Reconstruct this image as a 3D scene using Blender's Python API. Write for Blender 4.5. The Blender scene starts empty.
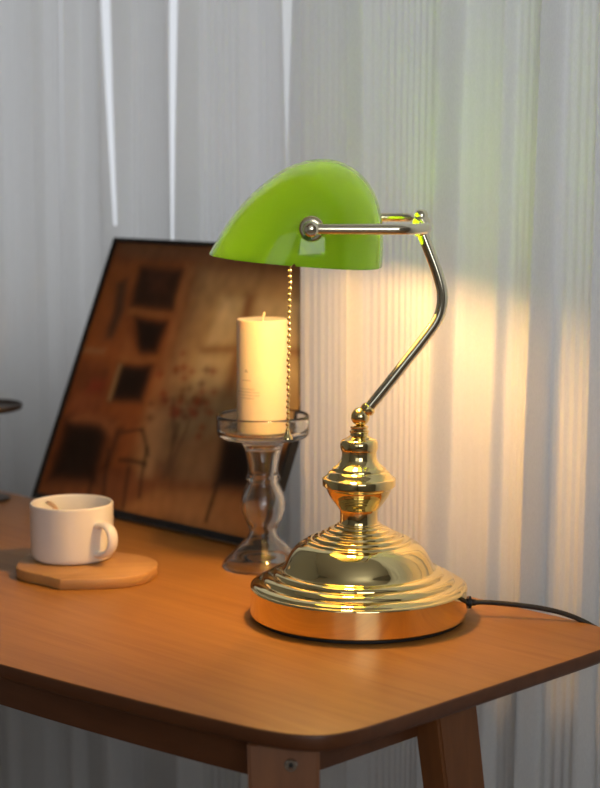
import bpy, bmesh, math, random
from mathutils import Vector, Matrix, noise

random.seed(7)
scene = bpy.context.scene
COL = scene.collection
PI = math.pi
TOP = 0.75                      # desk top height
K = math.sqrt(0.5)

def ST(s, t, z=0.0):            # s runs along the curtain wall, t towards it
    return Vector(((s + t) * K, (t - s) * K, z))

# ---------------------------------------------------------------- camera
cd = bpy.data.cameras.new('camera')
cam = bpy.data.objects.new('camera', cd)
COL.objects.link(cam)
cam.location = (0, 0, 1.128)
cam.rotation_euler = (math.radians(90) - math.atan(234 / 1750), 0, 0)
cd.sensor_fit = 'HORIZONTAL'
cd.sensor_width = 36
cd.lens = 105
cd.clip_start = 0.05
cd.dof.use_dof = True
cd.dof.focus_distance = 1.395
cd.dof.aperture_fstop = 8.0
scene.camera = cam

# ---------------------------------------------------------------- light
world = bpy.data.worlds.new('world')
scene.world = world
world.use_nodes = True
world.node_tree.nodes['Background'].inputs[0].default_value = (0.90, 0.94, 1.0, 1)
world.node_tree.nodes['Background'].inputs[1].default_value = 0.85

def area(name, loc, target, sx, sy, power, color):
    l = bpy.data.lights.new(name, 'AREA')
    l.shape = 'RECTANGLE'
    l.size, l.size_y, l.energy, l.color = sx, sy, power, color
    o = bpy.data.objects.new(name, l)
    COL.objects.link(o)
    o.location = loc
    o.rotation_euler = (Vector(target) - Vector(loc)).to_track_quat('-Z', 'Y').to_euler()
    return o
# daylight through the window in the left wall, and through the curtained window
area('daylight_right_window', ST(1.86, -1.10, 1.72), ST(-0.6, 0.5, 1.60), 1.5, 1.35, 20, (0.96, 0.985, 1.0))
area('daylight_behind_curtain', ST(-1.4, 1.62, 1.65), ST(-1.4, 0, 1.65), 3.4, 1.6, 7.0, (0.96, 0.985, 1.0))
area('daylight_rear_window', ST(1.0, -2.42, 1.7), ST(0.6, 0, 1.5), 1.35, 1.4, 1.2, (1.0, 0.99, 0.96))
BULB = 235.0

vs = scene.view_settings
vs.view_transform = 'Standard'
vs.look = 'None'
vs.gamma = 1
vs.exposure = 0.0
vs.use_curve_mapping = False
scene.cycles.use_denoising = True
scene.cycles.max_bounces = 12
scene.cycles.transmission_bounces = 10
scene.cycles.sample_clamp_indirect = 6

# ---------------------------------------------------------------- materials
def mat(name, color, rough=0.5, metal=0.0, **kw):
    m = bpy.data.materials.new(name)
    m.use_nodes = True
    b = m.node_tree.nodes['Principled BSDF']
    b.inputs['Base Color'].default_value = (*color, 1)
    b.inputs['Roughness'].default_value = rough
    b.inputs['Metallic'].default_value = metal
    for k, v in kw.items():
        b.inputs[k.replace('_', ' ')].default_value = v
    return m

def bsdf(m):
    return m.node_tree.nodes['Principled BSDF']

def add_noise_bump(m, scale, strength, dist=0.001, stretch=(1, 1, 1)):
    nt = m.node_tree
    tc = nt.nodes.new('ShaderNodeTexCoord'); mp = nt.nodes.new('ShaderNodeMapping')
    mp.inputs['Scale'].default_value = stretch
    n = nt.nodes.new('ShaderNodeTexNoise'); n.inputs['Scale'].default_value = scale
    n.inputs['Detail'].default_value = 4
    bp = nt.nodes.new('ShaderNodeBump'); bp.inputs['Strength'].default_value = strength
    bp.inputs['Distance'].default_value = dist
    nt.links.new(tc.outputs['Object'], mp.inputs[0]); nt.links.new(mp.outputs[0], n.inputs['Vector'])
    nt.links.new(n.outputs['Fac'], bp.inputs['Height']); nt.links.new(bp.outputs[0], bsdf(m).inputs['Normal'])
    return m

def wood(name, c1, c2, rough, grain=(2, 30, 30), rot=0.0, coat=0.0, spec=0.5, gscale=1.0):
    m = mat(name, c1, rough)
    nt = m.node_tree
    b = bsdf(m)
    tc = nt.nodes.new('ShaderNodeTexCoord')
    r = nt.nodes.new('ShaderNodeMapping'); r.inputs['Rotation'].default_value = (0, 0, rot)
    mp = nt.nodes.new('ShaderNodeMapping'); mp.inputs['Scale'].default_value = grain
    n1 = nt.nodes.new('ShaderNodeTexNoise'); n1.inputs['Scale'].default_value = 3.0 * gscale
    n1.inputs['Detail'].default_value = 8; n1.inputs['Roughness'].default_value = 0.62
    n1.inputs['Distortion'].default_value = 0.4
    n2 = nt.nodes.new('ShaderNodeTexNoise'); n2.inputs['Scale'].default_value = 4.0
    n2.inputs['Detail'].default_value = 3
    n3 = nt.nodes.new('ShaderNodeTexNoise'); n3.inputs['Scale'].default_value = 9.0 * gscale
    n3.inputs['Detail'].default_value = 6
    mix = nt.nodes.new('ShaderNodeMath'); mix.operation = 'MULTIPLY_ADD'; mix.inputs[1].default_value = 0.55
    mul = nt.nodes.new('ShaderNodeMath'); mul.operation = 'MULTIPLY'; mul.inputs[1].default_value = 0.45
    ramp = nt.nodes.new('ShaderNodeValToRGB')
    ramp.color_ramp.elements[0].position = 0.36; ramp.color_ramp.elements[0].color = (*c2, 1)
    ramp.color_ramp.elements[1].position = 0.62; ramp.color_ramp.elements[1].color = (*c1, 1)
    L = nt.links.new
    L(tc.outputs['Object'], r.inputs[0]); L(r.outputs[0], mp.inputs[0])
    L(mp.outputs[0], n1.inputs['Vector']); L(r.outputs[0], n2.inputs['Vector']); L(mp.outputs[0], n3.inputs['Vector'])
    L(n2.outputs['Fac'], mul.inputs[0]); L(n1.outputs['Fac'], mix.inputs[0]); L(mul.outputs[0], mix.inputs[2])
    L(mix.outputs[0], ramp.inputs[0]); L(ramp.outputs[0], b.inputs['Base Color'])
    bp = nt.nodes.new('ShaderNodeBump'); bp.inputs['Strength'].default_value = 0.12; bp.inputs['Distance'].default_value = 0.0006
    L(n3.outputs['Fac'], bp.inputs['Height']); L(bp.outputs[0], b.inputs['Normal'])
    b.inputs['Coat Weight'].default_value = coat
    b.inputs['Coat Roughness'].default_value = 0.25
    b.inputs['Specular IOR Level'].default_value = spec
    return m

M_desk = wood('varnished_wood', (0.40, 0.185, 0.040), (0.30, 0.122, 0.024), 0.42, grain=(1.2, 22, 22), rot=PI / 4, gscale=1.6, spec=0.3)
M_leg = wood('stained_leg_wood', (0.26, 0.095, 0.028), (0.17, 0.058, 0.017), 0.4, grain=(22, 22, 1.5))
M_edge = wood('dark_edge_rail_wood', (0.15, 0.052, 0.018), (0.10, 0.033, 0.011), 0.38, grain=(1.5, 24, 24), rot=PI / 4)  # darker than the desk top; used on slab edge and rails
M_board = wood('pale_bamboo', (0.56, 0.30, 0.10), (0.44, 0.22, 0.07), 0.5, grain=(2, 30, 30), rot=-0.2)
M_gold = mat('polished_brass', (0.92, 0.74, 0.35), 0.025, 1.0)
M_goldp = mat('pale_polished_brass', (0.90, 0.83, 0.62), 0.09, 1.0)
M_chrome = mat('dark_nickel', (0.42, 0.40, 0.36), 0.12, 1.0)
M_rubber = mat('black_rubber', (0.012, 0.012, 0.012), 0.55)
M_black = mat('black_frame_paint', (0.010, 0.009, 0.008), 0.35)
M_cer = mat('white_glaze', (0.80, 0.78, 0.74), 0.22, Coat_Weight=0.3)
M_spoon = mat('tan_spoon_wood', (0.50, 0.33, 0.18), 0.45)
M_wax = mat('ivory_wax', (0.74, 0.63, 0.44), 0.5, Subsurface_Weight=0.5, Subsurface_Scale=0.01)
bsdf(M_wax).inputs['Subsurface Radius'].default_value = (1.0, 0.6, 0.3)
M_wick = mat('cotton_wick', (0.7, 0.6, 0.42), 0.9)
M_ink = mat('grey_ink', (0.40, 0.35, 0.25), 0.8)
M_glass = mat('clear_glass', (0.96, 0.98, 0.97), 0.01, Transmission_Weight=1.0, IOR=1.46)
M_dish = mat('dark_pewter', (0.07, 0.055, 0.042), 0.4, 0.6)
M_wall = add_noise_bump(mat('wall_paint', (0.42, 0.41, 0.39), 0.9), 60, 0.2)
M_ceil = add_noise_bump(mat('ceiling_paint', (0.75, 0.74, 0.72), 0.9), 60, 0.2)
M_floor = wood('floor_boards', (0.30, 0.19, 0.11), (0.20, 0.12, 0.07), 0.45, grain=(1.5, 12, 12), rot=PI / 4)
M_trim = mat('window_frame_paint', (0.75, 0.75, 0.74), 0.5)
M_socket = mat('socket_shell', (0.85, 0.8, 0.7), 0.4)

def node_mat(name):
    m = bpy.data.materials.new(name); m.use_nodes = True
    nt = m.node_tree
    for n in list(nt.nodes):
        nt.nodes.remove(n)
    out = nt.nodes.new('ShaderNodeOutputMaterial')
    return m, nt, out

def glow_glass(name, dcol, tcol, fac, coat=True):
    m, nt, out = node_mat(name)
    d = nt.nodes.new('ShaderNodeBsdfDiffuse'); d.inputs[0].default_value = (*dcol, 1)
    t = nt.nodes.new('ShaderNodeBsdfTranslucent'); t.inputs[0].default_value = (*tcol, 1)
    mx = nt.nodes.new('ShaderNodeMixShader'); mx.inputs[0].default_value = fac
    L = nt.links.new
    L(d.outputs[0], mx.inputs[1]); L(t.outputs[0], mx.inputs[2])
    if coat:
        g = nt.nodes.new('ShaderNodeBsdfGlossy'); g.inputs['Roughness'].default_value = 0.05
        fr = nt.nodes.new('ShaderNodeFresnel'); fr.inputs[0].default_value = 1.55
        m2 = nt.nodes.new('ShaderNodeMixShader')
        L(fr.outputs[0], m2.inputs[0]); L(mx.outputs[0], m2.inputs[1]); L(g.outputs[0], m2.inputs[2])
        L(m2.outputs[0], out.inputs[0])
    else:
        L(mx.outputs[0], out.inputs[0])
    return m
M_shade = glow_glass('green_cased_glass', (0.05, 0.27, 0.015), (0.26, 0.70, 0.028), 0.5)
M_opal = glow_glass('white_opal_lining', (0.60, 0.60, 0.54), (0.95, 0.95, 0.88), 0.68, coat=False)

def curtain_mat():
    m, nt, out = node_mat('white_sheer_fabric')
    L = nt.links.new
    tc = nt.nodes.new('ShaderNodeTexCoord'); mp = nt.nodes.new('ShaderNodeMapping')
    mp.inputs['Scale'].default_value = (900, 900, 300)
    n = nt.nodes.new('ShaderNodeTexNoise'); n.inputs['Scale'].default_value = 1.0; n.inputs['Detail'].default_value = 2
    ramp = nt.nodes.new('ShaderNodeValToRGB')
    ramp.color_ramp.elements[0].color = (0.70, 0.70, 0.70, 1); ramp.color_ramp.elements[1].color = (0.82, 0.82, 0.81, 1)
    L(tc.outputs['Object'], mp.inputs[0]); L(mp.outputs[0], n.inputs['Vector']); L(n.outputs['Fac'], ramp.inputs[0])
    d = nt.nodes.new('ShaderNodeBsdfDiffuse'); t = nt.nodes.new('ShaderNodeBsdfTranslucent')
    L(ramp.outputs[0], d.inputs[0]); L(ramp.outputs[0], t.inputs[0])
    mx = nt.nodes.new('ShaderNodeMixShader'); mx.inputs[0].default_value = 0.45
    L(d.outputs[0], mx.inputs[1]); L(t.outputs[0], mx.inputs[2])
    L(mx.outputs[0], out.inputs[0])
    return m
M_curtain = curtain_mat()

def emit(name, c, s):
    m, nt, out = node_mat(name)
    e = nt.nodes.new('ShaderNodeEmission'); e.inputs[0].default_value = (*c, 1); e.inputs[1].default_value = s
    nt.links.new(e.outputs[0], out.inputs[0])
    return m
M_bulb = emit('lit_bulb_glass', (1.0, 0.54, 0.18), BULB)

def pane_mat():
    m, nt, out = node_mat('window_glass')
    t = nt.nodes.new('ShaderNodeBsdfTransparent'); g = nt.nodes.new('ShaderNodeBsdfGlossy')
    g.inputs['Roughness'].default_value = 0.02
    mx = nt.nodes.new('ShaderNodeMixShader'); mx.inputs[0].default_value = 0.06
    nt.links.new(t.outputs[0], mx.inputs[1]); nt.links.new(g.outputs[0], mx.inputs[2]); nt.links.new(mx.outputs[0], out.inputs[0])
    return m
M_pane = pane_mat()

# ---------------------------------------------------------------- mesh helpers
def obj(name, bm, m, parent=None, smooth=True, angle=38, mats=None):
    bmesh.ops.recalc_face_normals(bm, faces=bm.faces[:]) if m != 'keep' else None
    me = bpy.data.meshes.new(name)
    bm.to_mesh(me); bm.free()
    for x in (mats or [m]):
        me.materials.append(x)
    if smooth:
        me.shade_smooth()
        me.set_sharp_from_angle(angle=math.radians(angle))
    o = bpy.data.objects.new(name, me)
    COL.objects.link(o)
    o.parent = parent
    return o

def thing(name, label, cat, loc=(0, 0, 0), rotz=0.0, group=None):
    o = bpy.data.objects.new(name, None)
    COL.objects.link(o)
    o.location = loc; o.rotation_euler = (0, 0, rotz)
    o.empty_display_size = 0.05
    o['label'] = label; o['category'] = cat
    if group: o['group'] = group
    return o

def tag(o, label, cat, group=None):
    o['label'] = label; o['category'] = cat
    if group: o['group'] = group
    return o

def struct(name, bm, m, parent=None, smooth=False):
    o = obj(name, bm, m, parent, smooth)
    o['kind'] = 'structure'
    return o

def box(bm, center, size, rot=None):
    r = bmesh.ops.create_cube(bm, size=1.0)
    mt = Matrix.Translation(Vector(center)) @ (rot.to_4x4() if rot else Matrix.Identity(4)) @ Matrix.Diagonal((*size, 1))
    bmesh.ops.transform(bm, matrix=mt, verts=r['verts'])
    return r['verts']

def bevel_all(bm, w, seg=3):
    bmesh.ops.bevel(bm, geom=bm.edges[:], offset=w, segments=seg, affect='EDGES', profile=0.5)

def smooth_path(pts, n=8):      # Catmull-Rom through points of any dimension
    P = [Vector(p) for p in pts]
    P = [2 * P[0] - P[1]] + P + [2 * P[-1] - P[-2]]
    out = []
    for i in range(1, len(P) - 2):
        a, b, c, d = P[i - 1], P[i], P[i + 1], P[i + 2]
        for k in range(n):
            t = k / n
            out.append(0.5 * ((2 * b) + (c - a) * t + (2 * a - 5 * b + 4 * c - d) * t * t + (3 * b - a - 3 * c + d) * t ** 3))
    out.append(P[-2])
    return out

def lathe(bm, prof, seg=96, center=(0, 0, 0), axis=None):
    """prof: (radius, z) pairs; radius 0 closes."""
    rings = []
    C = Vector(center)
    q = axis.to_track_quat('Z', 'Y') if axis is not None else None
    def P(x, y, z):
        v = Vector((x, y, z))
        if q: v = q @ v
        return bm.verts.new(v + C)
    for r, z in prof:
        if r < 1e-6:
            rings.append([P(0, 0, z)])
        else:
            rings.append([P(r * math.cos(2 * PI * i / seg), r * math.sin(2 * PI * i / seg), z) for i in range(seg)])
    for a, b in zip(rings, rings[1:]):
        if len(a) == 1 and len(b) == 1: continue
        for i in range(seg):
            j = (i + 1) % seg
            if len(a) == 1: bm.faces.new((a[0], b[i], b[j]))
            elif len(b) == 1: bm.faces.new((a[i], a[j], b[0]))
            else: bm.faces.new((a[i], a[j], b[j], b[i]))
    return rings

def tube(bm, pts, r, seg=20, cap=True):
    P = [Vector(p) for p in pts]
    rs = r if isinstance(r, (list, tuple)) else [r] * len(P)
    up = None
    rings = []
    for i, p in enumerate(P):
        t = (P[min(i + 1, len(P) - 1)] - P[max(i - 1, 0)]).normalized()
        if up is None:
            up = t.orthogonal().normalized()
        up = (up - t * up.dot(t)).normalized()
        w = t.cross(up)
        rings.append([bm.verts.new(p + (up * math.cos(2 * PI * k / seg) + w * math.sin(2 * PI * k / seg)) * rs[i]) for k in range(seg)])
    for a, b in zip(rings, rings[1:]):
        for k in range(seg):
            j = (k + 1) % seg
            bm.faces.new((a[k], a[j], b[j], b[k]))
    if cap:
        bm.faces.new(rings[0]); bm.faces.new(rings[-1])

def sphere(bm, c, r, u=32, v=20, scale=(1, 1, 1)):
    m = Matrix.Translation(Vector(c)) @ Matrix.Diagonal((*scale, 1))
    bmesh.ops.create_uvsphere(bm, u_segments=u, v_segments=v, radius=r, matrix=m)

def prism(bm, outline, levels):
    """closed outline (xy), levels: (inset, z) from bottom to top; rounded slab."""
    n = len(outline)
    nor = []
    for i in range(n):
        a, b = Vector(outline[i - 1]), Vector(outline[(i + 1) % n])
        d = (b - a).normalized()
        nor.append(Vector((-d.y, d.x)))
    area2 = sum(outline[i][0] * outline[(i + 1) % n][1] - outline[(i + 1) % n][0] * outline[i][1] for i in range(n))
    sgn = 1 if area2 > 0 else -1
    rings = []
    for ins, z in levels:
        rings.append([bm.verts.new((outline[i][0] + nor[i].x * ins * sgn, outline[i][1] + nor[i].y * ins * sgn, z)) for i in range(n)])
    for a, b in zip(rings, rings[1:]):
        for i in range(n):
            j = (i + 1) % n
            bm.faces.new((a[i], a[j], b[j], b[i]))
    bm.faces.new(rings[0]); bm.faces.new(rings[-1])

# ================================================================ THE ROOM
S0, S1 = -2.6, 1.9              # along the curtain wall
T0, T1 = -2.5, 1.48             # depth of the room
HC = 2.6
ROT = Matrix.Rotation(-PI / 4, 3, 'Z')   # local x -> s direction
def sbox(bm, s0, s1, t0, t1, z0, z1):
    c = ST((s0 + s1) / 2, (t0 + t1) / 2, (z0 + z1) / 2)
    return box(bm, c, (s1 - s0, t1 - t0, z1 - z0), ROT)

def wall_with_hole(name, fixed, s0, s1, hole, along):
    """wall slab 0.1 thick with one rectangular hole (a0,a1,z0,z1)."""
    a0, a1, z0, z1 = hole
    bm = bmesh.new()
    def piece(p0, p1, q0, q1):
        if along == 's': sbox(bm, p0, p1, fixed[0], fixed[1], q0, q1)
        else: sbox(bm, fixed[0], fixed[1], p0, p1, q0, q1)
    piece(s0, a0, 0, HC); piece(a1, s1, 0, HC); piece(a0, a1, 0, z0); piece(a0, a1, z1, HC)
    return struct(name, bm, M_wall)

def window(name, fixed, hole, along, mull=2):
    a0, a1, z0, z1 = hole
    bm = bmesh.new(); w = 0.045
    f0, f1 = fixed
    def piece(b, p0, p1, q0, q1, g0=f0, g1=f1):
        if along == 's': sbox(b, p0, p1, g0, g1, q0, q1)
        else: sbox(b, g0, g1, p0, p1, q0, q1)
    piece(bm, a0, a0 + w, z0, z1); piece(bm, a1 - w, a1, z0, z1)
    piece(bm, a0 + w, a1 - w, z0, z0 + w); piece(bm, a0 + w, a1 - w, z1 - w, z1)
    for k in range(1, mull):
        x = a0 + (a1 - a0) * k / mull
        piece(bm, x - 0.025, x + 0.025, z0 + w, z1 - w)
    fr = struct(name, bm, M_trim)
    gm = (f0 + f1) / 2
    for k in range(mull):
        bm = bmesh.new()
        p0 = a0 + (a1 - a0) * k / mull + (w if k == 0 else 0.025)
        p1 = a0 + (a1 - a0) * (k + 1) / mull - (w if k == mull - 1 else 0.025)
        piece(bm, p0, p1, z0 + w, z1 - w, gm - 0.003, gm + 0.003)
        struct('window_pane', bm, M_pane, fr)
    return fr

bm = bmesh.new(); sbox(bm, S0 - 0.1, S1 + 0.1, T0 - 0.1, T1 + 0.1, -0.1, 0); struct('floor', bm, M_floor)
bm = bmesh.new(); sbox(bm, S0 - 0.1, S1 + 0.1, T0 - 0.1, T1 + 0.1, HC, HC + 0.1); struct('ceiling', bm, M_ceil)
H1 = (-2.4, 0.05, 0.85, 2.4)
wall_with_hole('wall_back', (T1, T1 + 0.1), S0 - 0.1, S1 + 0.1, H1, 's')
window('window_1', (T1 + 0.02, T1 + 0.07), H1, 's', 3)
H2 = (-1.86, -0.34, 0.95, 2.4)
wall_with_hole('wall_right', (S1, S1 + 0.1), T0, T1, H2, 't')
window('window_2', (S1 + 0.03, S1 + 0.08), H2, 't', 2)
H3 = (0.28, 1.72, 0.9, 2.4)
wall_with_hole('wall_front', (T0 - 0.1, T0), S0 - 0.1, S1 + 0.1, H3, 's')
window('window_3', (T0 - 0.08, T0 - 0.03), H3, 's', 2)
bm = bmesh.new(); sbox(bm, S0 - 0.1, S0, T0, T1, 0, HC); struct('wall_left', bm, M_wall)

# ================================================================ CURTAINS
def curtain(name, label, s_from, s_to, t_mid, seed, edge_flat, folds, pleat, pamp, ret, slits=()):
    """folds: (s of the fold's crest, depth, sideways lean per metre of height), left to right."""
    n = int((s_to - s_from) / 0.0011)
    folds = [(s_from - 0.08, 0.008, 0)] + folds
    rnd = random.Random(seed)
    while folds[-1][0] < s_to + 0.2:
        folds.append((folds[-1][0] + rnd.uniform(0.05, 0.11), rnd.uniform(0.006, 0.02), rnd.uniform(-0.02, 0.02)))
    def big(s, z):
        s2 = s + 0.003 * math.sin(1.7 * z + s * 7)
        for (f0, a0, l0), (f1, a1, l1) in zip(folds, folds[1:]):
            p0, p1 = f0 + l0 * (z - 1.1), f1 + l1 * (z - 1.1)
            if p0 <= s2 < p1:
                x = s2 - p0
                rt = min(ret, (p1 - p0) * 0.3)          # the cloth turns back just past a crest
                u = x / rt
                fall = 0.5 + 0.5 * math.cos(PI * min(1, u))
                rise = max(0.0, (x - rt) / (p1 - p0 - rt))
                rise = rise ** 1.5
                return a0 * fall + a1 * rise
        return 0.0
    bm = bmesh.new()
    zs = [0.02, 0.2, 0.4, 0.55, 0.7, 0.8, 0.9, 0.96, 1.0, 1.05, 1.1, 1.15, 1.2, 1.25, 1.3, 1.4, 1.5, 1.8, 2.1, 2.46]
    grid = []
    ph = 0.0
    phases = []
    for i in range(n + 1):
        s = s_from + (s_to - s_from) * i / n
        period = pleat * (1 + 0.16 * math.sin(s * 23.1 + seed) + 0.12 * math.sin(s * 61.7))
        ph += (s_to - s_from) / n / period
        phases.append(ph)
    for z in zs:
        row = []
        for i in range(n + 1):
            s = s_from + (s_to - s_from) * i / n
            x = phases[i] % 1.0
            tri = 0.5 - 0.5 * math.cos(2 * PI * (x ** 1.35))
            amp = pamp * (0.7 + 0.4 * math.sin(s * 37 + seed * 2))
            k = min(1.0, (s - s_from) / edge_flat)
            t = t_mid - (big(s, z) - 0.006) * k - (tri - 0.5) * amp
            ds = 0.0015 * math.sin(z * 2.1 + s * 9)
            for sk, zk, wk in slits:                      # openings between the curtain lengths, wider upwards
                w = wk * max(0.0, min(1.4, (z - zk) / 0.22)) * 0.5
                ds += (-w if s < sk else w) * math.exp(-abs(s - sk) / 0.02)
            row.append(bm.verts.new(ST(s + ds * k, t, z)))
        grid.append(row)
    for a, b in zip(grid, grid[1:]):
        for i in range(n):
            sa = s_from + (s_to - s_from) * i / n; sb = s_from + (s_to - s_from) * (i + 1) / n
            if any(sa < sk <= sb and (a[i + 1].co.z + b[i].co.z) / 2 > zk for sk, zk, wk in slits):
                continue
            bm.faces.new((a[i], a[i + 1], b[i + 1], b[i]))
    root = thing(name, label, 'curtain', ST((s_from + s_to) / 2, t_mid, 0))
    loc = root.location
    for v in bm.verts: v.co -= loc
    obj('curtain_fabric', bm, M_curtain, root, True, 70)
    # pinch-pleat heading tape and hooks, above the picture
    bm = bmesh.new()
    sbox(bm, s_from, s_to, t_mid - 0.014, t_mid + 0.012, 2.44, 2.50)
    for v in bm.verts: v.co -= loc
    obj('heading_tape', bm, M_curtain, root, False)
    return root
LF = [(-2.45, 0.012, 0), (-2.36, 0.018, 0), (-2.27, 0.010, 0), (-2.19, 0.016, 0), (-2.08, 0.012, 0), (-1.985, 0.016, 0), (-1.90, 0.012, 0),
      (-1.81, 0.016, 0), (-1.742, 0.018, 0.01), (-1.652, 0.032, 0.008), (-1.530, 0.034, -0.012), (-1.44, 0.010, 0), (-1.345, 0.030, -0.01), (-1.28, 0.01, 0), (-1.18, 0.015, 0), (-1.09, 0.01, 0)]
RF = [(-1.128, 0.015, 0), (-1.010, 0.025, 0.03), (-0.951, 0.010, 0.02), (-0.903, 0.024, 0.02), (-0.851, 0.012, 0.01), (-0.78, 0.018, 0)]
curtain('sheer_curtain', 'pale pleated sheer curtain hanging behind the leaning picture, mug and dish, left of the lamp', -2.56, -1.262, 1.345, 3, 0.02, LF, 0.0135, 0.0042, 0.013, [(-1.750, 1.02, 0.0018), (-1.648, 1.05, 0.012), (-1.526, 0.97, 0.007), (-1.343, 1.12, 0.016)])
curtain('sheer_curtain', 'white pleated sheer curtain lit warm right behind the lamp, its edge overlapping the picture', -1.200, 0.62, 1.200, 11, 0.03, RF, 0.0115, 0.0018, 0.008)
for i, tt in enumerate((1.345, 1.200)):
    bm = bmesh.new(); tube(bm, [ST(-2.58, tt, 2.52), ST(0.7, tt, 2.52)], 0.012)
    struct('curtain_rail_%d' % (i + 1), bm, M_trim)  # unseen curtain rails, one above each sheer panel

# ================================================================ DESK
desk = thing('desk', 'orange-brown wooden desk with rounded corner carrying lamp, candle, mug and picture', 'desk', ST(-1.31, 0.95, 0))
DL = desk.location
def front_t(s): return 0.738 + 0.175 * (s + 1.31) ** 2
sR, tB = -0.7705, 1.1605
out = []
# front edge from left to right, near-right corner, right edge, back-right corner, back edge, left corners
ctrl = [(-1.85, front_t(-1.80) + 0.05), (-1.845, front_t(-1.8) + 0.015), (-1.80, front_t(-1.80))]
s = -1.75
while s < -0.87:
    ctrl.append((s, front_t(s))); s += 0.05
s = -0.862
ctrl += [(-0.840, front_t(-0.84) + 0.0005), (-0.815, 0.7825), (-0.795, 0.7905), (-0.781, 0.803), (-0.7735, 0.822), (-0.7712, 0.85)]
ctrl += [(-0.7705, t) for t in (0.90, 0.96, 1.02, 1.08)]
ctrl += [(-0.7715, 1.108), (-0.776, 1.127), (-0.786, 1.144), (-0.803, 1.155), (-0.828, 1.1600)]
ctrl += [(x, tB) for x in (-0.90, -1.1, -1.3, -1.5, -1.7, -1.78)]
ctrl += [(-1.82, tB - 0.004), (-1.843, tB - 0.02), (-1.85, tB - 0.05), (-1.85, 1.0), (-1.85, 0.88)]
pts = smooth_path(ctrl + [ctrl[0]], 6)[:-1]
outline = [tuple((ST(p[0], p[1]) - DL)[:2]) for p in pts]
bm = bmesh.new()
prism(bm, outline, [(0.0045, TOP - 0.0125), (0.0015, TOP - 0.0115), (0.0, TOP - 0.009), (0.0, TOP - 0.0016), (0.0003, TOP - 0.0007), (0.0009, TOP - 0.0001), (0.0016, TOP)])
bm.normal_update()
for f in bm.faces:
    if abs(f.normal.z) < 0.75: f.material_index = 1  # side faces of the slab take the darker wood
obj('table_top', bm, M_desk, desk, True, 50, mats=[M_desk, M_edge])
def rail(name, a, b, z0, z1, th, n=1, fn=None):
    bm = bmesh.new()
    A, B = Vector(a), Vector(b)
    prev = None
    for i in range(n + 1):
        f = i / n
        s, t = A.lerp(B, f)
        if fn: t = fn(s)
        d = (B - A).normalized()
        q = Vector((-d.y, d.x)) * th
        ring = [ST(s, t, z0), ST(s, t, z1), ST(s + q.x, t + q.y, z1), ST(s + q.x, t + q.y, z0)]
        ring = [bm.verts.new(p - DL) for p in ring]
        if prev:
            for k in range(4):
                bm.faces.new((prev[k], prev[(k + 1) % 4], ring[(k + 1) % 4], ring[k]))
        else: bm.faces.new(ring)
        prev = ring
    bm.faces.new(prev[::-1])
    return obj(name, bm, M_edge, desk, True, 30)
zr0, zr1 = TOP - 0.047, TOP - 0.0125
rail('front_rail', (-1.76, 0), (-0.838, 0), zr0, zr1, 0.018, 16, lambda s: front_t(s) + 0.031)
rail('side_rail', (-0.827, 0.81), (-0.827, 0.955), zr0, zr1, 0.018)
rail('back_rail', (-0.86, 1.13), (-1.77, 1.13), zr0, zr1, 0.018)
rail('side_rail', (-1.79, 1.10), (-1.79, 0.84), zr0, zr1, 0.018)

def leg(c_top, c_bot, ax, w, d, label=None):
    """square-section leg, ax = angle of its wide face's direction."""
    bm = bmesh.new()
    ca, sa = math.cos(ax), math.sin(ax)
    rr = []
    for c, z, k in ((c_bot, 0.0, 0.72), (c_top, TOP - 0.0126, 1.0)):
        ring = []
        for u, v in ((-.5, -.5), (.5, -.5), (.5, .5), (-.5, .5)):
            x, y = u * w * k, v * d * k
            ring.append(bm.verts.new(Vector((c[0] + x * ca - y * sa, c[1] + x * sa + y * ca, z)) - DL))
        rr.append(ring)
    for k in range(4):
        bm.faces.new((rr[0][k], rr[0][(k + 1) % 4], rr[1][(k + 1) % 4], rr[1][k]))
    bm.faces.new(rr[0]); bm.faces.new(rr[1][::-1])
    bmesh.ops.bevel(bm, geom=bm.edges[:], offset=0.002, segments=3, affect='EDGES')
    return obj('leg', bm, M_leg, desk, True, 30)
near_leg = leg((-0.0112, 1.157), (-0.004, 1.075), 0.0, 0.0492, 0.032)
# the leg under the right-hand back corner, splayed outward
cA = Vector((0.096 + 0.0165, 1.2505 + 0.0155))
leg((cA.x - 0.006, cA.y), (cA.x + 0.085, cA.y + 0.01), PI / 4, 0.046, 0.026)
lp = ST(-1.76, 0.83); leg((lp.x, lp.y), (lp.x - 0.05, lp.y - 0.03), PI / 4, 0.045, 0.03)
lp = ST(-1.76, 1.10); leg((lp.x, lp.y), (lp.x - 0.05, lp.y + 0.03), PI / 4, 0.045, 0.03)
# hex socket bolt in the near leg
bm = bmesh.new()
bc = Vector((-0.0062, 1.1395, 0.7225)) - DL
ax = Vector((0, -1, -0.06)).normalized()
lathe(bm, [(0.0, -0.003), (0.0046, -0.003), (0.0046, 0.0008), (0.0040, 0.0014), (0.0029, 0.0014), (0.0027, 0.0004), (0.0, 0.0004)], 32, bc, ax)
b = obj('bolt', bm, M_chrome, near_leg); b['label'] = 'dark metal bolt head'
bm = bmesh.new()
lathe(bm, [(0.0, -0.001), (0.0019, -0.001), (0.0019, 0.0010), (0.0, 0.0010)], 6, bc, ax)

obj('bolt_socket', bm, M_rubber, near_leg)

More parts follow.
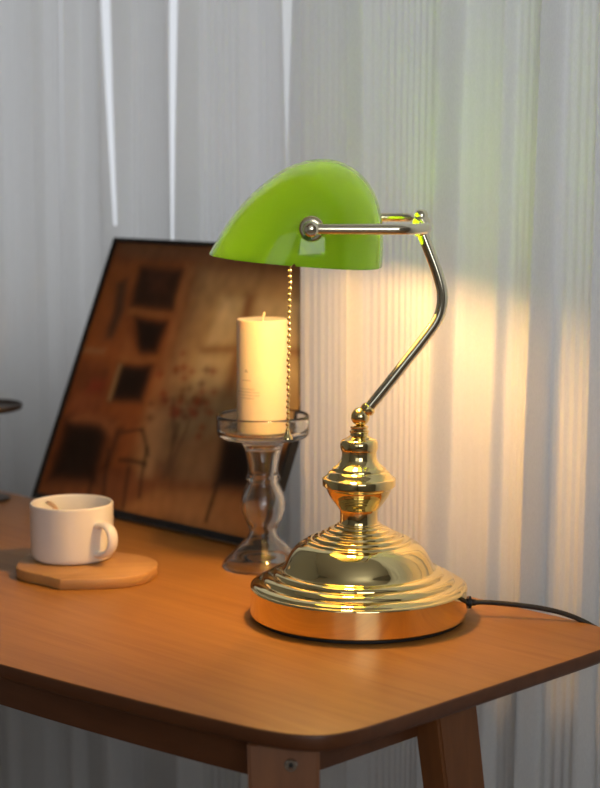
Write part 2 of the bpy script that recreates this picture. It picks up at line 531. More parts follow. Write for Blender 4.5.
# ================================================================ BANKER'S LAMP
LX, LY = 0.0489, 1.4261
lamp = thing('bankers_lamp', 'polished brass desk lamp with curved green glass shade, lit, on the desk', 'lamp', (LX, LY, TOP), math.radians(-2.0))
bm = bmesh.new()
lathe(bm, [(0, 0.0), (0.0865, 0.0), (0.0875, 0.001), (0.0875, 0.004), (0, 0.004)], 96)
fp = obj('foot_pad', bm, M_rubber, lamp); fp['label'] = 'black rubber ring under the brass base'
def arc(cx, cz, r, a0, a1, n=8, rz=None):
    rz = rz or r
    return [(cx + r * math.cos(math.radians(a0 + (a1 - a0) * k / n)), cz + rz * math.sin(math.radians(a0 + (a1 - a0) * k / n))) for k in range(n + 1)]
prof = [(0, 0.0035), (0.0895, 0.0035), (0.0905, 0.0045), (0.0905, 0.0262)]
prof += arc(0.0888, 0.0262, 0.0017, 0, 90, 6)
prof += smooth_path([(0.0885, 0.0280), (0.0868, 0.0296), (0.0835, 0.0310), (0.0805, 0.0316)], 5)
prof += smooth_path([(0.0800, 0.0318), (0.0790, 0.0338), (0.0765, 0.0356), (0.0735, 0.0366), (0.0712, 0.0370)], 5)
prof += smooth_path([(0.0708, 0.0371), (0.0703, 0.0384), (0.0688, 0.0398), (0.0660, 0.0408), (0.0640, 0.0412)], 5)
prof += smooth_path([(0.0634, 0.0414), (0.0618, 0.0440), (0.0596, 0.0490), (0.0562, 0.0550), (0.0512, 0.0606), (0.0460, 0.0636), (0.0445, 0.0640)], 6)
prof += smooth_path([(0.0440, 0.0643), (0.0432, 0.0656), (0.0412, 0.0664), (0.0385, 0.0666)], 4)
prof += smooth_path([(0.0380, 0.0667), (0.0372, 0.0682), (0.0352, 0.0692), (0.0325, 0.0696)], 4)
prof += smooth_path([(0.0320, 0.0698), (0.0312, 0.0714), (0.0292, 0.0724), (0.0268, 0.0728)], 4)
prof += smooth_path([(0.0263, 0.0730), (0.0255, 0.0746), (0.0236, 0.0756), (0.0213, 0.0760)], 4)
prof += [(0.0205, 0.0762), (0.0200, 0.0775), (0.0185, 0.0785), (0, 0.0785)]
bm = bmesh.new(); lathe(bm, prof, 160)
obj('base', bm, M_gold, lamp, True, 42)
# turned column
prof = [(0, 0.0775), (0.0168, 0.0775)] + arc(0.0168, 0.0787, 0.0012, -90, 90, 5)
prof += smooth_path([(0.0160, 0.0800), (0.0156, 0.0830), (0.0158, 0.0890), (0.0163, 0.0915)], 4)
prof += smooth_path([(0.0170, 0.0918), (0.0176, 0.0928), (0.0192, 0.0950), (0.0220, 0.0988), (0.0244, 0.1025), (0.0262, 0.1062), (0.0270, 0.1085)], 5)
prof += [(0.0278, 0.1090)] + arc(0.0277, 0.1106, 0.0012, -60, 0, 3) + [(0.0302, 0.1112), (0.0304, 0.1160)] + arc(0.0289, 0.1165, 0.0014, 0, 90, 4)
prof += smooth_path([(0.0284, 0.1181), (0.0265, 0.1200), (0.0250, 0.1222), (0.0232, 0.1236)], 4)
prof += [(0.0222, 0.1240), (0.0221, 0.1252)] + smooth_path([(0.0214, 0.1262), (0.0190, 0.1280), (0.0168, 0.1300), (0.0150, 0.1330), (0.0144, 0.1360), (0.0142, 0.1392)], 5)
prof += [(0.0146, 0.1396), (0.0146, 0.1404)] + smooth_path([(0.0151, 0.1408), (0.0155, 0.1425), (0.0156, 0.1460), (0.0150, 0.1482), (0.0134, 0.1497), (0.0105, 0.1510), (0.0082, 0.1524)], 5)
prof += [(0.0074, 0.1530), (0.0074, 0.1552)] + arc(0.0072, 0.1562, 0.0010, -90, 90, 4) + [(0.0068, 0.1575), (0.0068, 0.1590)] + arc(0.0066, 0.1600, 0.0010, -90, 90, 4) + [(0.0055, 0.1612), (0, 0.1615)]
bm = bmesh.new(); lathe(bm, prof, 128)
obj('column', bm, M_gold, lamp, True, 42)
bm = bmesh.new(); sphere(bm, (0.0008, 0, 0.1685), 0.0078, 40, 28)
lathe(bm, [(0, -0.001), (0.0058, -0.001), (0.0062, 0.0005), (0.0060, 0.003), (0.0045, 0.0045), (0, 0.0045)], 32, (0.0062, 0, 0.1738), Vector((0.65, 0, 0.76)))
obj('swivel_ball', bm, M_gold, lamp)
stem = [(0.0068, 0.1745), (0.0220, 0.1935), (0.0375, 0.2135), (0.0530, 0.2335), (0.0630, 0.2480), (0.0668, 0.2600), (0.0668, 0.2720), (0.0630, 0.2865), (0.0572, 0.3020), (0.0520, 0.3150), (0.0500, 0.3205)]
bm = bmesh.new(); tube(bm, [(p[0], 0, p[1]) for p in smooth_path(stem, 8)], 0.0046, 28)
obj('stem', bm, M_goldp, lamp)
# hub where stem meets the fork
PZ = 0.3275
bm = bmesh.new()
sphere(bm, (0.0495, 0, PZ), 0.0072, 32, 20)
lathe(bm, [(0, -0.004), (0.0062, -0.004), (0.0068, -0.003), (0.0068, 0.0015), (0.0060, 0.0025), (0, 0.0025)], 32, (0.0507, 0, 0.3205), Vector((0.36, 0, -0.93)))
lathe(bm, [(0, -0.001), (0.0052, -0.001), (0.0054, 0.0015), (0.0042, 0.0040), (0.0018, 0.0052), (0, 0.0054)], 32, (0.0495, 0, PZ + 0.0055), Vector((0, 0, 1)))
obj('fork_hub', bm, M_goldp, lamp)
# U-shaped fork
YE = 0.136
def fork_pts():
    r = 0.026
    p = [(-0.032, -YE, PZ)]
    p += [(x, -YE, PZ) for x in (-0.02, 0.0, 0.015)]
    cx, cy = 0.0495 - r, -YE + r
    for k in range(0, 13):
        a = math.radians(-90 + 90 * k / 12)
        p.append((cx + r * math.cos(a), cy + r * math.sin(a), PZ))
    half = p[:]
    return half + [(0.0495, y, PZ) for y in (-0.07, -0.03, 0.0, 0.03, 0.07)] + [(x, -y, z) for x, y, z in reversed(half)]
bm = bmesh.new(); tube(bm, fork_pts(), 0.0040, 24)
obj('fork_arm', bm, M_goldp, lamp)
SC = Vector((-0.0360, 0, PZ))   # pivot axis of the shade
for sgn in (-1, 1):
    bm = bmesh.new()
    ax = Vector((0, sgn, 0))
    c = Vector((SC.x, sgn * 0.1262, PZ))
    lathe(bm, [(0, -0.002), (0.0088, -0.002), (0.0098, -0.0008), (0.0098, 0.0010), (0.0090, 0.0022), (0.0080, -0.0004), (0.0060, -0.0004),
               (0.0060, 0.0030), (0.0060, 0.0120), (0.0054, 0.0140), (0.0040, 0.0152), (0.0030, 0.0146), (0.0018, 0.0150), (0, 0.0154)], 48, c, ax)
    k = obj('pivot_knob', bm, M_goldp, lamp)
# shade: section in (x, z), rounded ends along y, then tilted a touch about its pivot
RB = 0.2988
sec = [(-0.1170, RB + 0.0005), (-0.1085, RB + 0.0180), (-0.0975, RB + 0.0360), (-0.0830, RB + 0.0530), (-0.0640, RB + 0.0688), (-0.0440, RB + 0.0763),
       (-0.0250, RB + 0.0760), (-0.0080, RB + 0.0672), (0.0035, RB + 0.0530), (0.0098, RB + 0.0360), (0.0125, RB + 0.0180), (0.0132, RB)]
sec = smooth_path(sec, 6)
XC = -0.0470
sec = [Vector((-0.1172 + (p.x + 0.1170) * 1.055, RB + (p.y - RB) * 1.045)) for p in sec]
def shade_bm(shrink, flip=False):
    bm = bmesh.new()
    rows = []
    NY = 110
    HLn = 0.1270 - shrink
    for i in range(NY + 1):
        f = math.cos(PI * i / NY)
        y = -HLn * f
        e = 4.0
        k = max(0.0, 1 - abs(f) ** e) ** (1 / 2.7)
        k = max(k, 0.02)
        row = []
        for x, z in sec:
            # offset the section inwards
            h = max(0.0, z - RB)
            kx = k * (1 - shrink / 0.065)
            kz = k * (1 - shrink / 0.077)
            row.append(bm.verts.new((XC + (x - XC) * kx, y, RB + h * kz)))
        rows.append(row)
    for a, b in zip(rows, rows[1:]):
        for j in range(len(sec) - 1):
            f = (a[j], a[j + 1], b[j + 1], b[j])
            bm.faces.new(f if not flip else f[::-1])
    return bm, rows
bmo, ro = shade_bm(0.0)
bmi, ri = shade_bm(0.0030, True)
# merge the two shells and close the rim
me_i = bpy.data.meshes.new('tmp'); bmi.to_mesh(me_i)
n_in = len(bmi.verts); bmi.free()
n_out = len(bmo.verts); f_out = len(bmo.faces)
bmo.from_mesh(me_i); bpy.data.meshes.remove(me_i)
bmo.verts.ensure_lookup_table(); bmo.faces.ensure_lookup_table()
for i in range(f_out, len(bmo.faces)): bmo.faces[i].material_index = 1
ns = len(sec); nr = 111
def vo(r, c): return bmo.verts[r * ns + c]
def vi(r, c): return bmo.verts[n_out + r * ns + c]
for r in range(nr - 1):
    for c in (0, ns - 1):
        f = bmo.faces.new((vo(r, c), vo(r + 1, c), vi(r + 1, c), vi(r, c)))
for c in range(ns - 1):
    for r in (0, nr - 1):
        bmo.faces.new((vo(r, c), vo(r, c + 1), vi(r, c + 1), vi(r, c)))
tilt = Matrix.Translation(SC) @ Matrix.Rotation(math.radians(4.4), 4, 'Y') @ Matrix.Translation(-SC)
bmesh.ops.transform(bmo, matrix=tilt, verts=bmo.verts[:])
sh = obj('lamp_shade', bmo, M_shade, lamp, True, 60, mats=[M_shade, M_opal])
sh['label'] = 'glossy green glass shade with white lining'
BXX = -0.030
# socket, carrier rod and bulb inside the shade
bm = bmesh.new()
tube(bm, [(SC.x, -0.118, PZ), (BXX, -0.070, PZ - 0.008), (BXX, -0.042, PZ - 0.009)], 0.003, 12)
lathe(bm, [(0, 0), (0.014, 0), (0.0165, 0.004), (0.0165, 0.034), (0.0155, 0.036), (0, 0.036)], 32, (BXX, -0.048, PZ - 0.009), Vector((0, 1, 0)))
obj('bulb_socket', bm, M_socket, lamp)
bm = bmesh.new()
lathe(bm, [(0, 0), (0.011, 0), (0.0115, 0.010), (0.0145, 0.022), (0.0160, 0.034), (0.0160, 0.046), (0.0130, 0.058), (0.007, 0.065), (0, 0.067)], 24, (BXX, -0.012, PZ - 0.009), Vector((0, 1, 0)))
obj('light_bulb', bm, M_bulb, lamp)
# pull chain
cx, cy = -0.0550, -0.045
ch_pts = []
bm = bmesh.new()
z = 0.3080; i = 0
zb = 0.1640
npearl = 34
for i in range(npearl):
    f = i / (npearl - 1)
    z = 0.3190 + (zb - 0.3190) * f
    x = cx - 0.0022 * f + 0.0003 * math.sin(i * 1.7)
    bmesh.ops.create_uvsphere(bm, u_segments=14, v_segments=10, radius=0.00165, matrix=Matrix.Translation((x, cy, z)))
tube(bm, [(cx, cy, 0.3190), (cx - 0.0022, cy, zb)], 0.0004, 8)
chain = obj('pull_chain', bm, M_gold, lamp)
bm = bmesh.new()
lathe(bm, [(0, 0.0075), (0.0016, 0.0070), (0.0022, 0.0055), (0.0024, 0.0040), (0.0036, 0.0022), (0.0042, 0.0008), (0.0042, 0), (0.0030, -0.0004), (0, -0.0004)], 32, (cx - 0.0022, cy, 0.1565))
obj('chain_bell', bm, M_gold, chain)
# cord and its grommet
bm = bmesh.new()
a0 = math.radians(-3)
gx = 0.0895
lathe(bm, [(0, -0.002), (0.0034, -0.002), (0.0034, 0.002), (0.0052, 0.0022), (0.0052, 0.0046), (0.0030, 0.0052), (0.0026, 0.0085), (0, 0.0085)], 24, (gx, 0.004, 0.0115), Vector((1, 0, 0)))
gr = obj('cord_grommet', bm, M_rubber, lamp)
cord = [(gx + 0.004, 0.004, 0.0115), (gx + 0.020, 0.002, 0.0120), (gx + 0.042, -0.002, 0.0112), (gx + 0.065, -0.006, 0.0090), (gx + 0.085, -0.0105, 0.0048),
        (gx + 0.104, -0.0165, -0.0030), (gx + 0.125, -0.0250, -0.016), (gx + 0.150, -0.044, -0.048), (gx + 0.170, -0.062, -0.12), (gx + 0.180, -0.071, -0.3), (gx + 0.183, -0.073, -0.6), (gx + 0.19, -0.078, -0.742)]
bm = bmesh.new(); tube(bm, smooth_path(cord, 8), 0.0021, 14)
obj('power_cord', bm, M_rubber, lamp)

# ================================================================ CANDLE HOLDER + CANDLE
HX, HY = -0.0344, 1.6079
bm = bmesh.new()
outer = smooth_path([(0.0385, 0.0), (0.0392, 0.0015), (0.0388, 0.0035), (0.0375, 0.0050)], 4) + \
    smooth_path([(0.0340, 0.0085), (0.0290, 0.0140), (0.0225, 0.0205), (0.0165, 0.0265), (0.0132, 0.0320), (0.0135, 0.0365), (0.0170, 0.0450), (0.0203, 0.0545), (0.0208, 0.0610), (0.0190, 0.0700), (0.0156, 0.0780), (0.0142, 0.0810)], 6) + \
    smooth_path([(0.0158, 0.0825), (0.0163, 0.0845), (0.0152, 0.0868)], 4) + \
    smooth_path([(0.0140, 0.0900), (0.0143, 0.0960), (0.0160, 0.1060), (0.0182, 0.1140), (0.0215, 0.1190), (0.0300, 0.1215), (0.0385, 0.1225), (0.0415, 0.1240), (0.0430, 0.1275), (0.0433, 0.1340), (0.0434, 0.1420)], 5) + \
    [(0.0430, 0.1434), (0.0420, 0.1440), (0.0410, 0.1434)] + smooth_path([(0.0405, 0.1410), (0.0403, 0.1340), (0.0395, 0.1295), (0.0370, 0.1272), (0.0300, 0.1264), (0.0150, 0.1262)], 4) + [(0, 0.1262)]
inner = [(0, 0.1200)] + smooth_path([(0.0090, 0.1190), (0.0140, 0.1130), (0.0125, 0.1050), (0.0108, 0.0960), (0.0105, 0.0880), (0.0108, 0.0810), (0.0130, 0.0740), (0.0170, 0.0640), (0.0172, 0.0560), (0.0140, 0.0450), (0.0100, 0.0370), (0.0102, 0.0320), (0.0138, 0.0250), (0.0200, 0.0195), (0.0270, 0.0120), (0.0335, 0.0060), (0.0368, 0.0)], 6)
lathe(bm, inner + outer, 72)
holder = obj('candle_holder', bm, M_glass, None, True, 60)
holder.location = (HX, HY, TOP)
tag(holder, 'clear glass pedestal candle holder with bulbous stem, between picture and lamp', 'candle holder')
CZb = TOP + 0.1266
candle = thing('pillar_candle', 'unlit ivory pillar candle standing on the clear glass holder', 'candle', (HX, HY, CZb))
bm = bmesh.new()
prof = [(0, 0.0), (0.0225, 0.0)] + arc(0.0225, 0.0015, 0.0015, -90, 0, 4) + [(0.0240, 0.05), (0.0240, 0.1055)] + arc(0.0232, 0.1055, 0.0008, 0, 90, 4) + \
    smooth_path([(0.0225, 0.1060), (0.0200, 0.1052), (0.0120, 0.1044), (0.0040, 0.1040)], 4) + [(0, 0.1039)]
lathe(bm, prof, 64)
obj('wax_body', bm, M_wax, candle)
bm = bmesh.new(); tube(bm, smooth_path([(0, 0, 0.103), (0.0002, 0, 0.107), (0.0012, 0, 0.1105), (0.0016, 0, 0.1125)], 4), 0.0009, 10)
obj('wick', bm, M_wick, candle)
bm = bmesh.new()                # tiny faded print on the wax
rnd = random.Random(4)
def mark(a0, a1, z0, z1):
    r = 0.02412
    n = max(1, int((a1 - a0) / 0.04))
    for k in range(n):
        b0 = a0 + (a1 - a0) * k / n; b1 = a0 + (a1 - a0) * (k + 1) / n
        bm.faces.new([bm.verts.new((r * math.cos(b), r * math.sin(b), z)) for b, z in ((b0, z0), (b1, z0), (b1, z1), (b0, z1))])
AC = math.radians(-128)
mark(AC - 0.06, AC + 0.06, 0.0598, 0.0606); mark(AC - 0.03, AC + 0.03, 0.0606, 0.0618); mark(AC - 0.10, AC + 0.10, 0.0588, 0.0596)
for z, w in ((0.0510, 0.22), (0.0430, 0.34), (0.0402, 0.55), (0.0374, 0.50), (0.0346, 0.30)):
    a = AC - w
    while a < AC + w:
        b = a + rnd.uniform(0.03, 0.08)
        mark(a, b, z, z + 0.0009); a = b + rnd.uniform(0.015, 0.03)
obj('printed_mark', bm, M_ink, candle, False)

# ================================================================ LEANING PICTURE
FA = Vector((-0.3010, 1.9260, TOP + 0.0042)); LEN, HGT = 0.3714, 0.3115
ex = Vector((K, -K, 0)); lean = math.atan2(0.12434, 0.28798)
eu = Vector((K * math.sin(lean), K * math.sin(lean), math.cos(lean)))
en = ex.cross(eu)               # towards the camera side? fixed below
if en.y > 0: en = -en
def FP(w, h, d=0.0): return ex * w + eu * h + en * d
pic = thing('leaning_picture', 'black framed print of a brown interior leaning against the curtain behind the candle', 'picture', FA)
DEP = 0.010
bm = bmesh.new()
FW = 0.0045
def fbox(w0, w1, h0, h1, d0, d1):
    vs_ = [bm.verts.new(FP(w, h, d)) for d in (d0, d1) for w, h in ((w0, h0), (w1, h0), (w1, h1), (w0, h1))]
    for f in ((0, 1, 2, 3), (4, 5, 6, 7), (0, 1, 5, 4), (1, 2, 6, 5), (2, 3, 7, 6), (3, 0, 4, 7)):
        bm.faces.new([vs_[i] for i in f])
fbox(0, LEN, 0, FW * 1.5, -DEP, 0); fbox(0, LEN, HGT - FW, HGT, -DEP, 0)
fbox(0, FW, FW * 1.5, HGT - FW, -DEP, 0); fbox(LEN - FW, LEN, FW * 1.5, HGT - FW, -DEP, 0)
obj('picture_frame', bm, M_black, pic, False)
bm = bmesh.new(); fbox(FW, LEN - FW, FW * 1.5, HGT - FW, -DEP + 0.001, -0.0045)
obj('backing_board', bm, mat('backing_card', (0.12, 0.09, 0.06), 0.8), pic, False)

HM = [0.005606105, 0.0017827844, -1.0763936, 0.00094519294, -0.0041624843, 2.0500508, 0.00072009833, 0.00034028456]
def q(x, y):                    # sketch coordinates -> print coordinates
    w = HM[6] * x + HM[7] * y + 1
    return ((HM[0] * x + HM[1] * y + HM[2]) / w, (HM[3] * x + HM[4] * y + HM[5]) / w)
def sd_poly(p, poly):
    d = 1e9; inside = False
    n = len(poly)
    for i in range(n):
        ax_, ay_ = poly[i]; bx_, by_ = poly[i - 1]
        ex_, ey_ = bx_ - ax_, by_ - ay_
        wx, wy = p[0] - ax_, p[1] - ay_
        t = max(0, min(1, (wx * ex_ + wy * ey_) / (ex_ * ex_ + ey_ * ey_ + 1e-12)))
        d = min(d, math.hypot(wx - ex_ * t, wy - ey_ * t))
        if (ay_ > p[1]) != (by_ > p[1]) and p[0] < (bx_ - ax_) * (p[1] - ay_) / (by_ - ay_) + ax_:
            inside = not inside
    return -d if inside else d
SH = []
def poly(c, pts, soft=0.006, alpha=1.0):
    P_ = [q(*p) for p in pts]
    xs = [p[0] for p in P_]; ys = [p[1] for p in P_]
    SH.append((c, P_, soft, alpha, (min(xs) - 3 * soft, max(xs) + 3 * soft, min(ys) - 3 * soft, max(ys) + 3 * soft)))
def line(c, a, b, w, soft=0.004, alpha=1.0):
    a = Vector(a); b = Vector(b); d = (b - a).normalized(); nn = Vector((-d.y, d.x)) * w / 2
    poly(c, [a + nn, b + nn, b - nn, a - nn], soft, alpha)
# linear colours of the printed picture
BR = (0.20, 0.060, 0.018); OR = (0.38, 0.115, 0.026); DK = (0.022, 0.012, 0.007); DK2 = (0.045, 0.022, 0.011)
CRM = (0.50, 0.32, 0.14); PANE = (0.68, 0.52, 0.27); FLR = (0.50, 0.22, 0.07); RED = (0.30, 0.055, 0.02); TAN = (0.33, 0.17, 0.07)
poly((0.24, 0.105, 0.045), [(112, 232), (360, 248), (350, 268), (140, 262), (118, 252)], 0.02)          # cornice
poly((0.13, 0.05, 0.02), [(128, 262), (190, 266), (152, 372), (96, 380)], 0.02, 0.6)
poly(OR, [(114, 262), (140, 264), (112, 372), (72, 372)], 0.012, 0.75)
poly((0.05, 0.035, 0.022), [(118, 284), (128, 280), (124, 310), (112, 340), (106, 340), (114, 305)], 0.012, 0.9)
poly((0.36, 0.16, 0.06), [(84, 348), (106, 350), (103, 356), (82, 354)], 0.005, 0.8)
poly(BR, [(78, 360), (106, 362), (100, 400), (64, 400)], 0.012, 0.8)
# cabinet with dark openings
poly(OR, [(136, 262), (192, 264), (142, 470), (86, 470)], 0.01, 0.55)
poly(DK2, [(140, 268), (184, 270), (174, 312), (130, 308)], 0.010)
poly((0.11, 0.04, 0.018), [(150, 276), (168, 277), (166, 292), (150, 292)], 0.02, 0.8)
poly(DK, [(134, 318), (168, 322), (156, 356), (138, 354)], 0.010)
poly(DK, [(120, 366), (152, 366), (142, 404), (108, 402)], 0.010)
poly((0.34, 0.12, 0.035), [(128, 336), (136, 350), (140, 362), (118, 360)], 0.010, 0.9)
line((0.36, 0.14, 0.04), (128, 313), (172, 316), 6, 0.006, 0.8)
line((0.36, 0.14, 0.04), (120, 361), (158, 361), 6, 0.006, 0.8)
line((0.44, 0.28, 0.12), (120, 366), (108, 402), 4, 0.005, 0.6)
line((0.38, 0.15, 0.05), (190, 266), (160, 380), 9, 0.008, 0.9)
line((0.42, 0.18, 0.06), (162, 372), (134, 470), 12, 0.012, 0.8)
# bright window side
poly(TAN, [(198, 270), (345, 278), (330, 470), (230, 470), (146, 466), (168, 370)], 0.02)
poly(CRM, [(204, 276), (340, 282), (326, 430), (180, 440), (176, 372)], 0.03)
poly(PANE, [(222, 300), (246, 300), (238, 346), (206, 346)], 0.010)
poly(PANE, [(200, 354), (232, 356), (222, 390), (190, 392)], 0.014, 0.9)
poly(PANE, [(258, 300), (334, 304), (326, 350), (250, 350)], 0.012, 0.9)
poly(PANE, [(246, 360), (330, 360), (322, 392), (238, 396)], 0.014, 0.8)
line((0.30, 0.135, 0.05), (250, 296), (228, 400), 8, 0.010, 0.9)
line((0.34, 0.17, 0.07), (200, 350), (330, 354), 5, 0.008, 0.8)
poly((0.23, 0.17, 0.085), [(186, 396), (300, 392), (294, 440), (186, 442)], 0.04, 0.75)
poly((0.50, 0.27, 0.11), [(150, 410), (168, 416), (152, 482), (136, 482)], 0.012, 0.9)
poly(TAN, [(172, 440), (300, 440), (290, 498), (156, 486)], 0.02)
# flowers and stems
rp = random.Random(12)
for k in range(46):
    a = rp.gauss(183, 13); b_ = rp.gauss(398, 20)
    if b_ > 440: continue
    r_ = rp.uniform(2, 4.2)
    c = RED if rp.random() < 0.6 else (0.16, 0.06, 0.025)
    poly(c, [(a - r_, b_), (a, b_ - r_), (a + r_, b_), (a, b_ + r_)], 0.007, 0.8)
line((0.11, 0.055, 0.025), (178, 425), (166, 478), 4, 0.007, 0.8)
line((0.13, 0.06, 0.03), (190, 420), (170, 470), 2.5, 0.006, 0.7)
line((0.13, 0.06, 0.03), (172, 400), (174, 440), 2.5, 0.006, 0.7)
poly((0.17, 0.085, 0.04), [(158, 462), (176, 464), (172, 484), (158, 482)], 0.012, 0.7)
# floor and furniture
poly((0.24, 0.085, 0.03), [(30, 480), (150, 480), (300, 500), (300, 560), (20, 540)], 0.02)
poly(FLR, [(158, 490), (230, 496), (300, 512), (300, 556), (120, 512)], 0.015, 0.95)
poly(DK, [(66, 420), (114, 424), (104, 452), (96, 486), (48, 482)], 0.016)
poly(DK, [(116, 430), (122, 430), (108, 470), (102, 470)], 0.012, 0.9)
poly((0.36, 0.13, 0.045), [(86, 414), (118, 424), (112, 438), (100, 428), (70, 420)], 0.010, 0.8)
poly((0.30, 0.09, 0.03), [(74, 392), (100, 396), (96, 416), (66, 412)], 0.016, 0.7)
poly((0.32, 0.05, 0.02), [(92, 382), (104, 384), (100, 394), (88, 392)], 0.012, 0.8)
for a, b_, w in (((92, 480), (86, 508), 2.5), ((108, 450), (102, 508), 2.5), ((128, 470), (122, 512), 2.2), ((146, 450), (138, 500), 2.2), ((142, 432), (148, 458), 2.5), ((122, 434), (142, 432), 2.5), ((118, 462), (146, 466), 4)):
    line(DK2, a, b_, w, 0.005, 0.85)
poly(DK, [(222, 440), (262, 440), (258, 492), (212, 488)], 0.012)
line(DK2, (216, 486), (206, 524), 3, 0.005, 0.9)
poly(DK, [(262, 442), (300, 446), (285, 505), (256, 496)], 0.02, 0.9)
NW, NH = 190, 160
bm = bmesh.new()
grid = []
pw0, pw1, ph0, ph1 = FW * 0.6, LEN - FW * 0.6, FW, HGT - FW * 0.6
cl = bm.verts.layers.float_color.new('Col')
for j in range(NH + 1):
    row = []
    for i in range(NW + 1):
        w = pw0 + (pw1 - pw0) * i / NW; h = ph0 + (ph1 - ph0) * j / NH
        u_, v_ = w / LEN, h / HGT
        wob = noise.noise(Vector((u_ * 9, v_ * 9, 0))) * 0.006
        wob2 = noise.noise(Vector((u_ * 9, v_ * 9, 5))) * 0.006
        p = (u_ + wob, v_ + wob2)
        c = list(BR)
        for sc_, P_, soft, al, bb in SH:
            if bb[0] < p[0] < bb[1] and bb[2] < p[1] < bb[3]:
                d = sd_poly(p, P_)
                a = al / (1 + math.exp(max(-30, min(30, d / (soft * 0.75)))))
                if a > 0.003:
                    c = [c[k] * (1 - a) + sc_[k] * a for k in range(3)]
        g = 1 + 0.16 * noise.noise(Vector((u_ * 30, v_ * 22, 2))) + 0.16 * noise.noise(Vector((u_ * 8, v_ * 8, 9)))
        v = bm.verts.new(FP(w, h, -0.0035))
        v[cl] = (c[0] * g, c[1] * g, c[2] * g, 1)
        row.append(v)
    grid.append(row)
for a, b in zip(grid, grid[1:]):
    for i in range(NW):
        bm.faces.new((a[i], a[i + 1], b[i + 1], b[i]))
M_print = mat('printed_paper', (1, 1, 1), 0.5, Specular_IOR_Level=0.15)
an = M_print.node_tree.nodes.new('ShaderNodeAttribute'); an.attribute_name = 'Col'
M_print.node_tree.links.new(an.outputs['Color'], bsdf(M_print).inputs['Base Color'])
obj('art_print', bm, M_print, pic, False)

# ================================================================ MUG, SPOON, BOARD
bpts = [(-.2605, 1.5780), (-.2585, 1.5600), (-.2500, 1.5465), (-.2320, 1.5320), (-.2165, 1.5180), (-.2142, 1.5160), (-.2135, 1.5153), (-.2126, 1.5150), (-.2100, 1.5148), (-.1865, 1.5155), (-.1660, 1.5190), (-.1500, 1.5270), (-.1370, 1.5430), (-.1310, 1.5680),
        (-.1340, 1.5900), (-.1470, 1.6080), (-.1660, 1.6200), (-.1800, 1.6300), (-.1960, 1.6450), (-.2150, 1.6530), (-.2380, 1.6450), (-.2530, 1.6220), (-.2600, 1.5990)]
BX, BY = -0.197, 1.58
pp = smooth_path(bpts + [bpts[0]], 5)[:-1]
bm = bmesh.new()
prism(bm, [(p.x - BX, p.y - BY) for p in pp], [(0.0010, 0), (0, 0.001), (0, 0.0088), (0.0004, 0.0096), (0.0012, 0.010)])
bo = obj('coaster_board', bm, M_board, None, True, 50)
bo.location = (BX, BY, TOP)
tag(bo, 'pale wooden lobed coaster board under the white mug', 'coaster')
MX, MY, MZ = -0.2125, 1.6000, TOP + 0.0102
mug = thing('mug', 'small white ceramic mug with round handle standing on wooden coaster board', 'mug', (MX, MY, MZ))
bm = bmesh.new()
prof = [(0, 0.0015), (0.0300, 0.0015), (0.0310, 0.0)] + smooth_path([(0.0340, 0.0), (0.0375, 0.0012), (0.0392, 0.0040), (0.0397, 0.0100), (0.0400, 0.0300), (0.0402, 0.0515)], 5) + \
    arc(0.0389, 0.0515, 0.0013, 0, 180, 6) + smooth_path([(0.0376, 0.0500), (0.0374, 0.0300), (0.0370, 0.0100), (0.0350, 0.0060), (0.0300, 0.0045)], 5) + [(0, 0.0042)]
prof = [(r * 0.965, z) for r, z in prof]
lathe(bm, prof, 96)
obj('mug_body', bm, M_cer, mug)
bm = bmesh.new()
ha = math.radians(-44)
hd = Vector((math.cos(ha), math.sin(ha), 0))
hp = [(0.0375, 0.0350), (0.0440, 0.0372), (0.0520, 0.0365), (0.0575, 0.0315), (0.0588, 0.0235), (0.0555, 0.0155), (0.0490, 0.0108), (0.0425, 0.0090), (0.0375, 0.0080)]
path = [hd * r + Vector((0, 0, z)) for r, z in smooth_path(hp, 6)]
side = Vector((-hd.y, hd.x, 0))
prev = None
for i, p in enumerate(path):
    t = (path[min(i + 1, len(path) - 1)] - path[max(0, i - 1)]).normalized()
    nn = t.cross(side)
    ring = [bm.verts.new(p + side * 0.0056 * math.cos(a) + nn * 0.0030 * math.sin(a)) for a in [2 * PI * k / 16 for k in range(16)]]
    if prev:
        for k in range(16): bm.faces.new((prev[k], prev[(k + 1) % 16], ring[(k + 1) % 16], ring[k]))
    else: bm.faces.new(ring)
    prev = ring
bm.faces.new(prev)
obj('handle', bm, M_cer, mug)
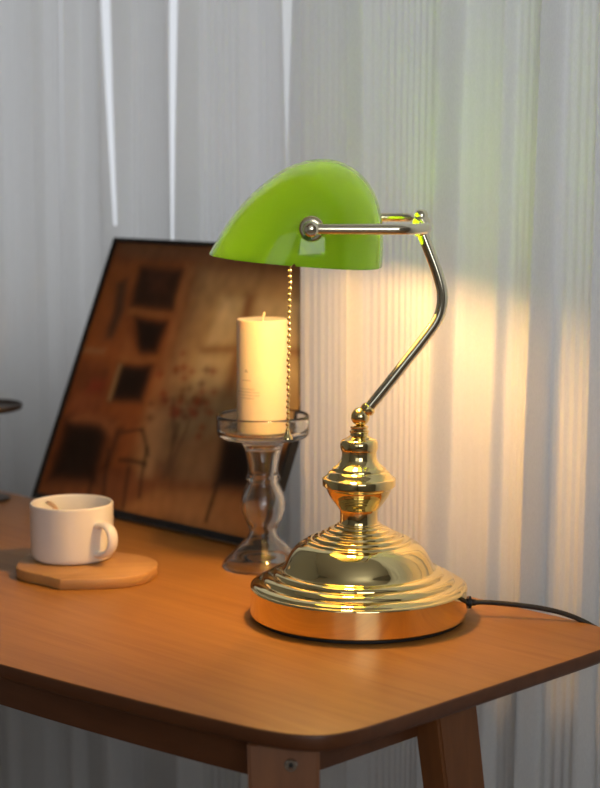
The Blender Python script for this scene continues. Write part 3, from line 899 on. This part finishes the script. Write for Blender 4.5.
# spoon leaning inside
spoon = thing('teaspoon', 'small tan teaspoon leaning inside the white mug, only its handle tip showing', 'spoon', (MX, MY, MZ + 0.0046))
bm = bmesh.new()
sp = smooth_path([(0.004, -0.016, 0.0035), (0.001, -0.0225, 0.012), (-0.004, -0.0245, 0.026), (-0.009, -0.0195, 0.0385), (-0.014, -0.010, 0.0445), (-0.020, 0.001, 0.0465), (-0.0245, 0.010, 0.0462)], 6)
prev = None
for i, p in enumerate(sp):
    f = i / (len(sp) - 1)
    wd = 0.0024 + 0.0026 * f - (0.0022 * max(0, f - 0.9) / 0.1)
    ring = [bm.verts.new(p + Vector((0.25, 1, 0)).normalized() * wd * math.cos(a) + Vector((0.5, 0, 0.86)) * 0.0012 * math.sin(a)) for a in [2 * PI * k / 12 for k in range(12)]]
    if prev:
        for k in range(12): bm.faces.new((prev[k], prev[(k + 1) % 12], ring[(k + 1) % 12], ring[k]))
    else: bm.faces.new(ring)
    prev = ring
bm.faces.new(prev)
obj('handle', bm, M_spoon, spoon)
bm = bmesh.new(); sphere(bm, (0.009, -0.009, 0.0036), 0.0095, 24, 12, (0.8, 1.0, 0.3))
obj('bowl', bm, M_spoon, spoon)

# ================================================================ DARK DISH AT THE LEFT
bm = bmesh.new()
prof = [(0, 0)] + smooth_path([(0.0260, 0.0), (0.0270, 0.0020), (0.0250, 0.0040), (0.0140, 0.0070), (0.0070, 0.0130), (0.0050, 0.0260), (0.0048, 0.0500), (0.0060, 0.0780), (0.0110, 0.0930), (0.0200, 0.0985), (0.0330, 0.1010), (0.0410, 0.1030), (0.0425, 0.1065), (0.0420, 0.1090)], 5) + \
    smooth_path([(0.0410, 0.1090), (0.0395, 0.1060), (0.0300, 0.1045), (0.0150, 0.1040)], 4) + [(0, 0.1040)]
lathe(bm, prof, 64)
dish = obj('pedestal_dish', bm, M_dish, None, True, 50)
dish.location = (-0.352, 1.930, TOP)
tag(dish, 'dark footed dish mostly outside the left edge, on the desk beside the picture', 'dish')
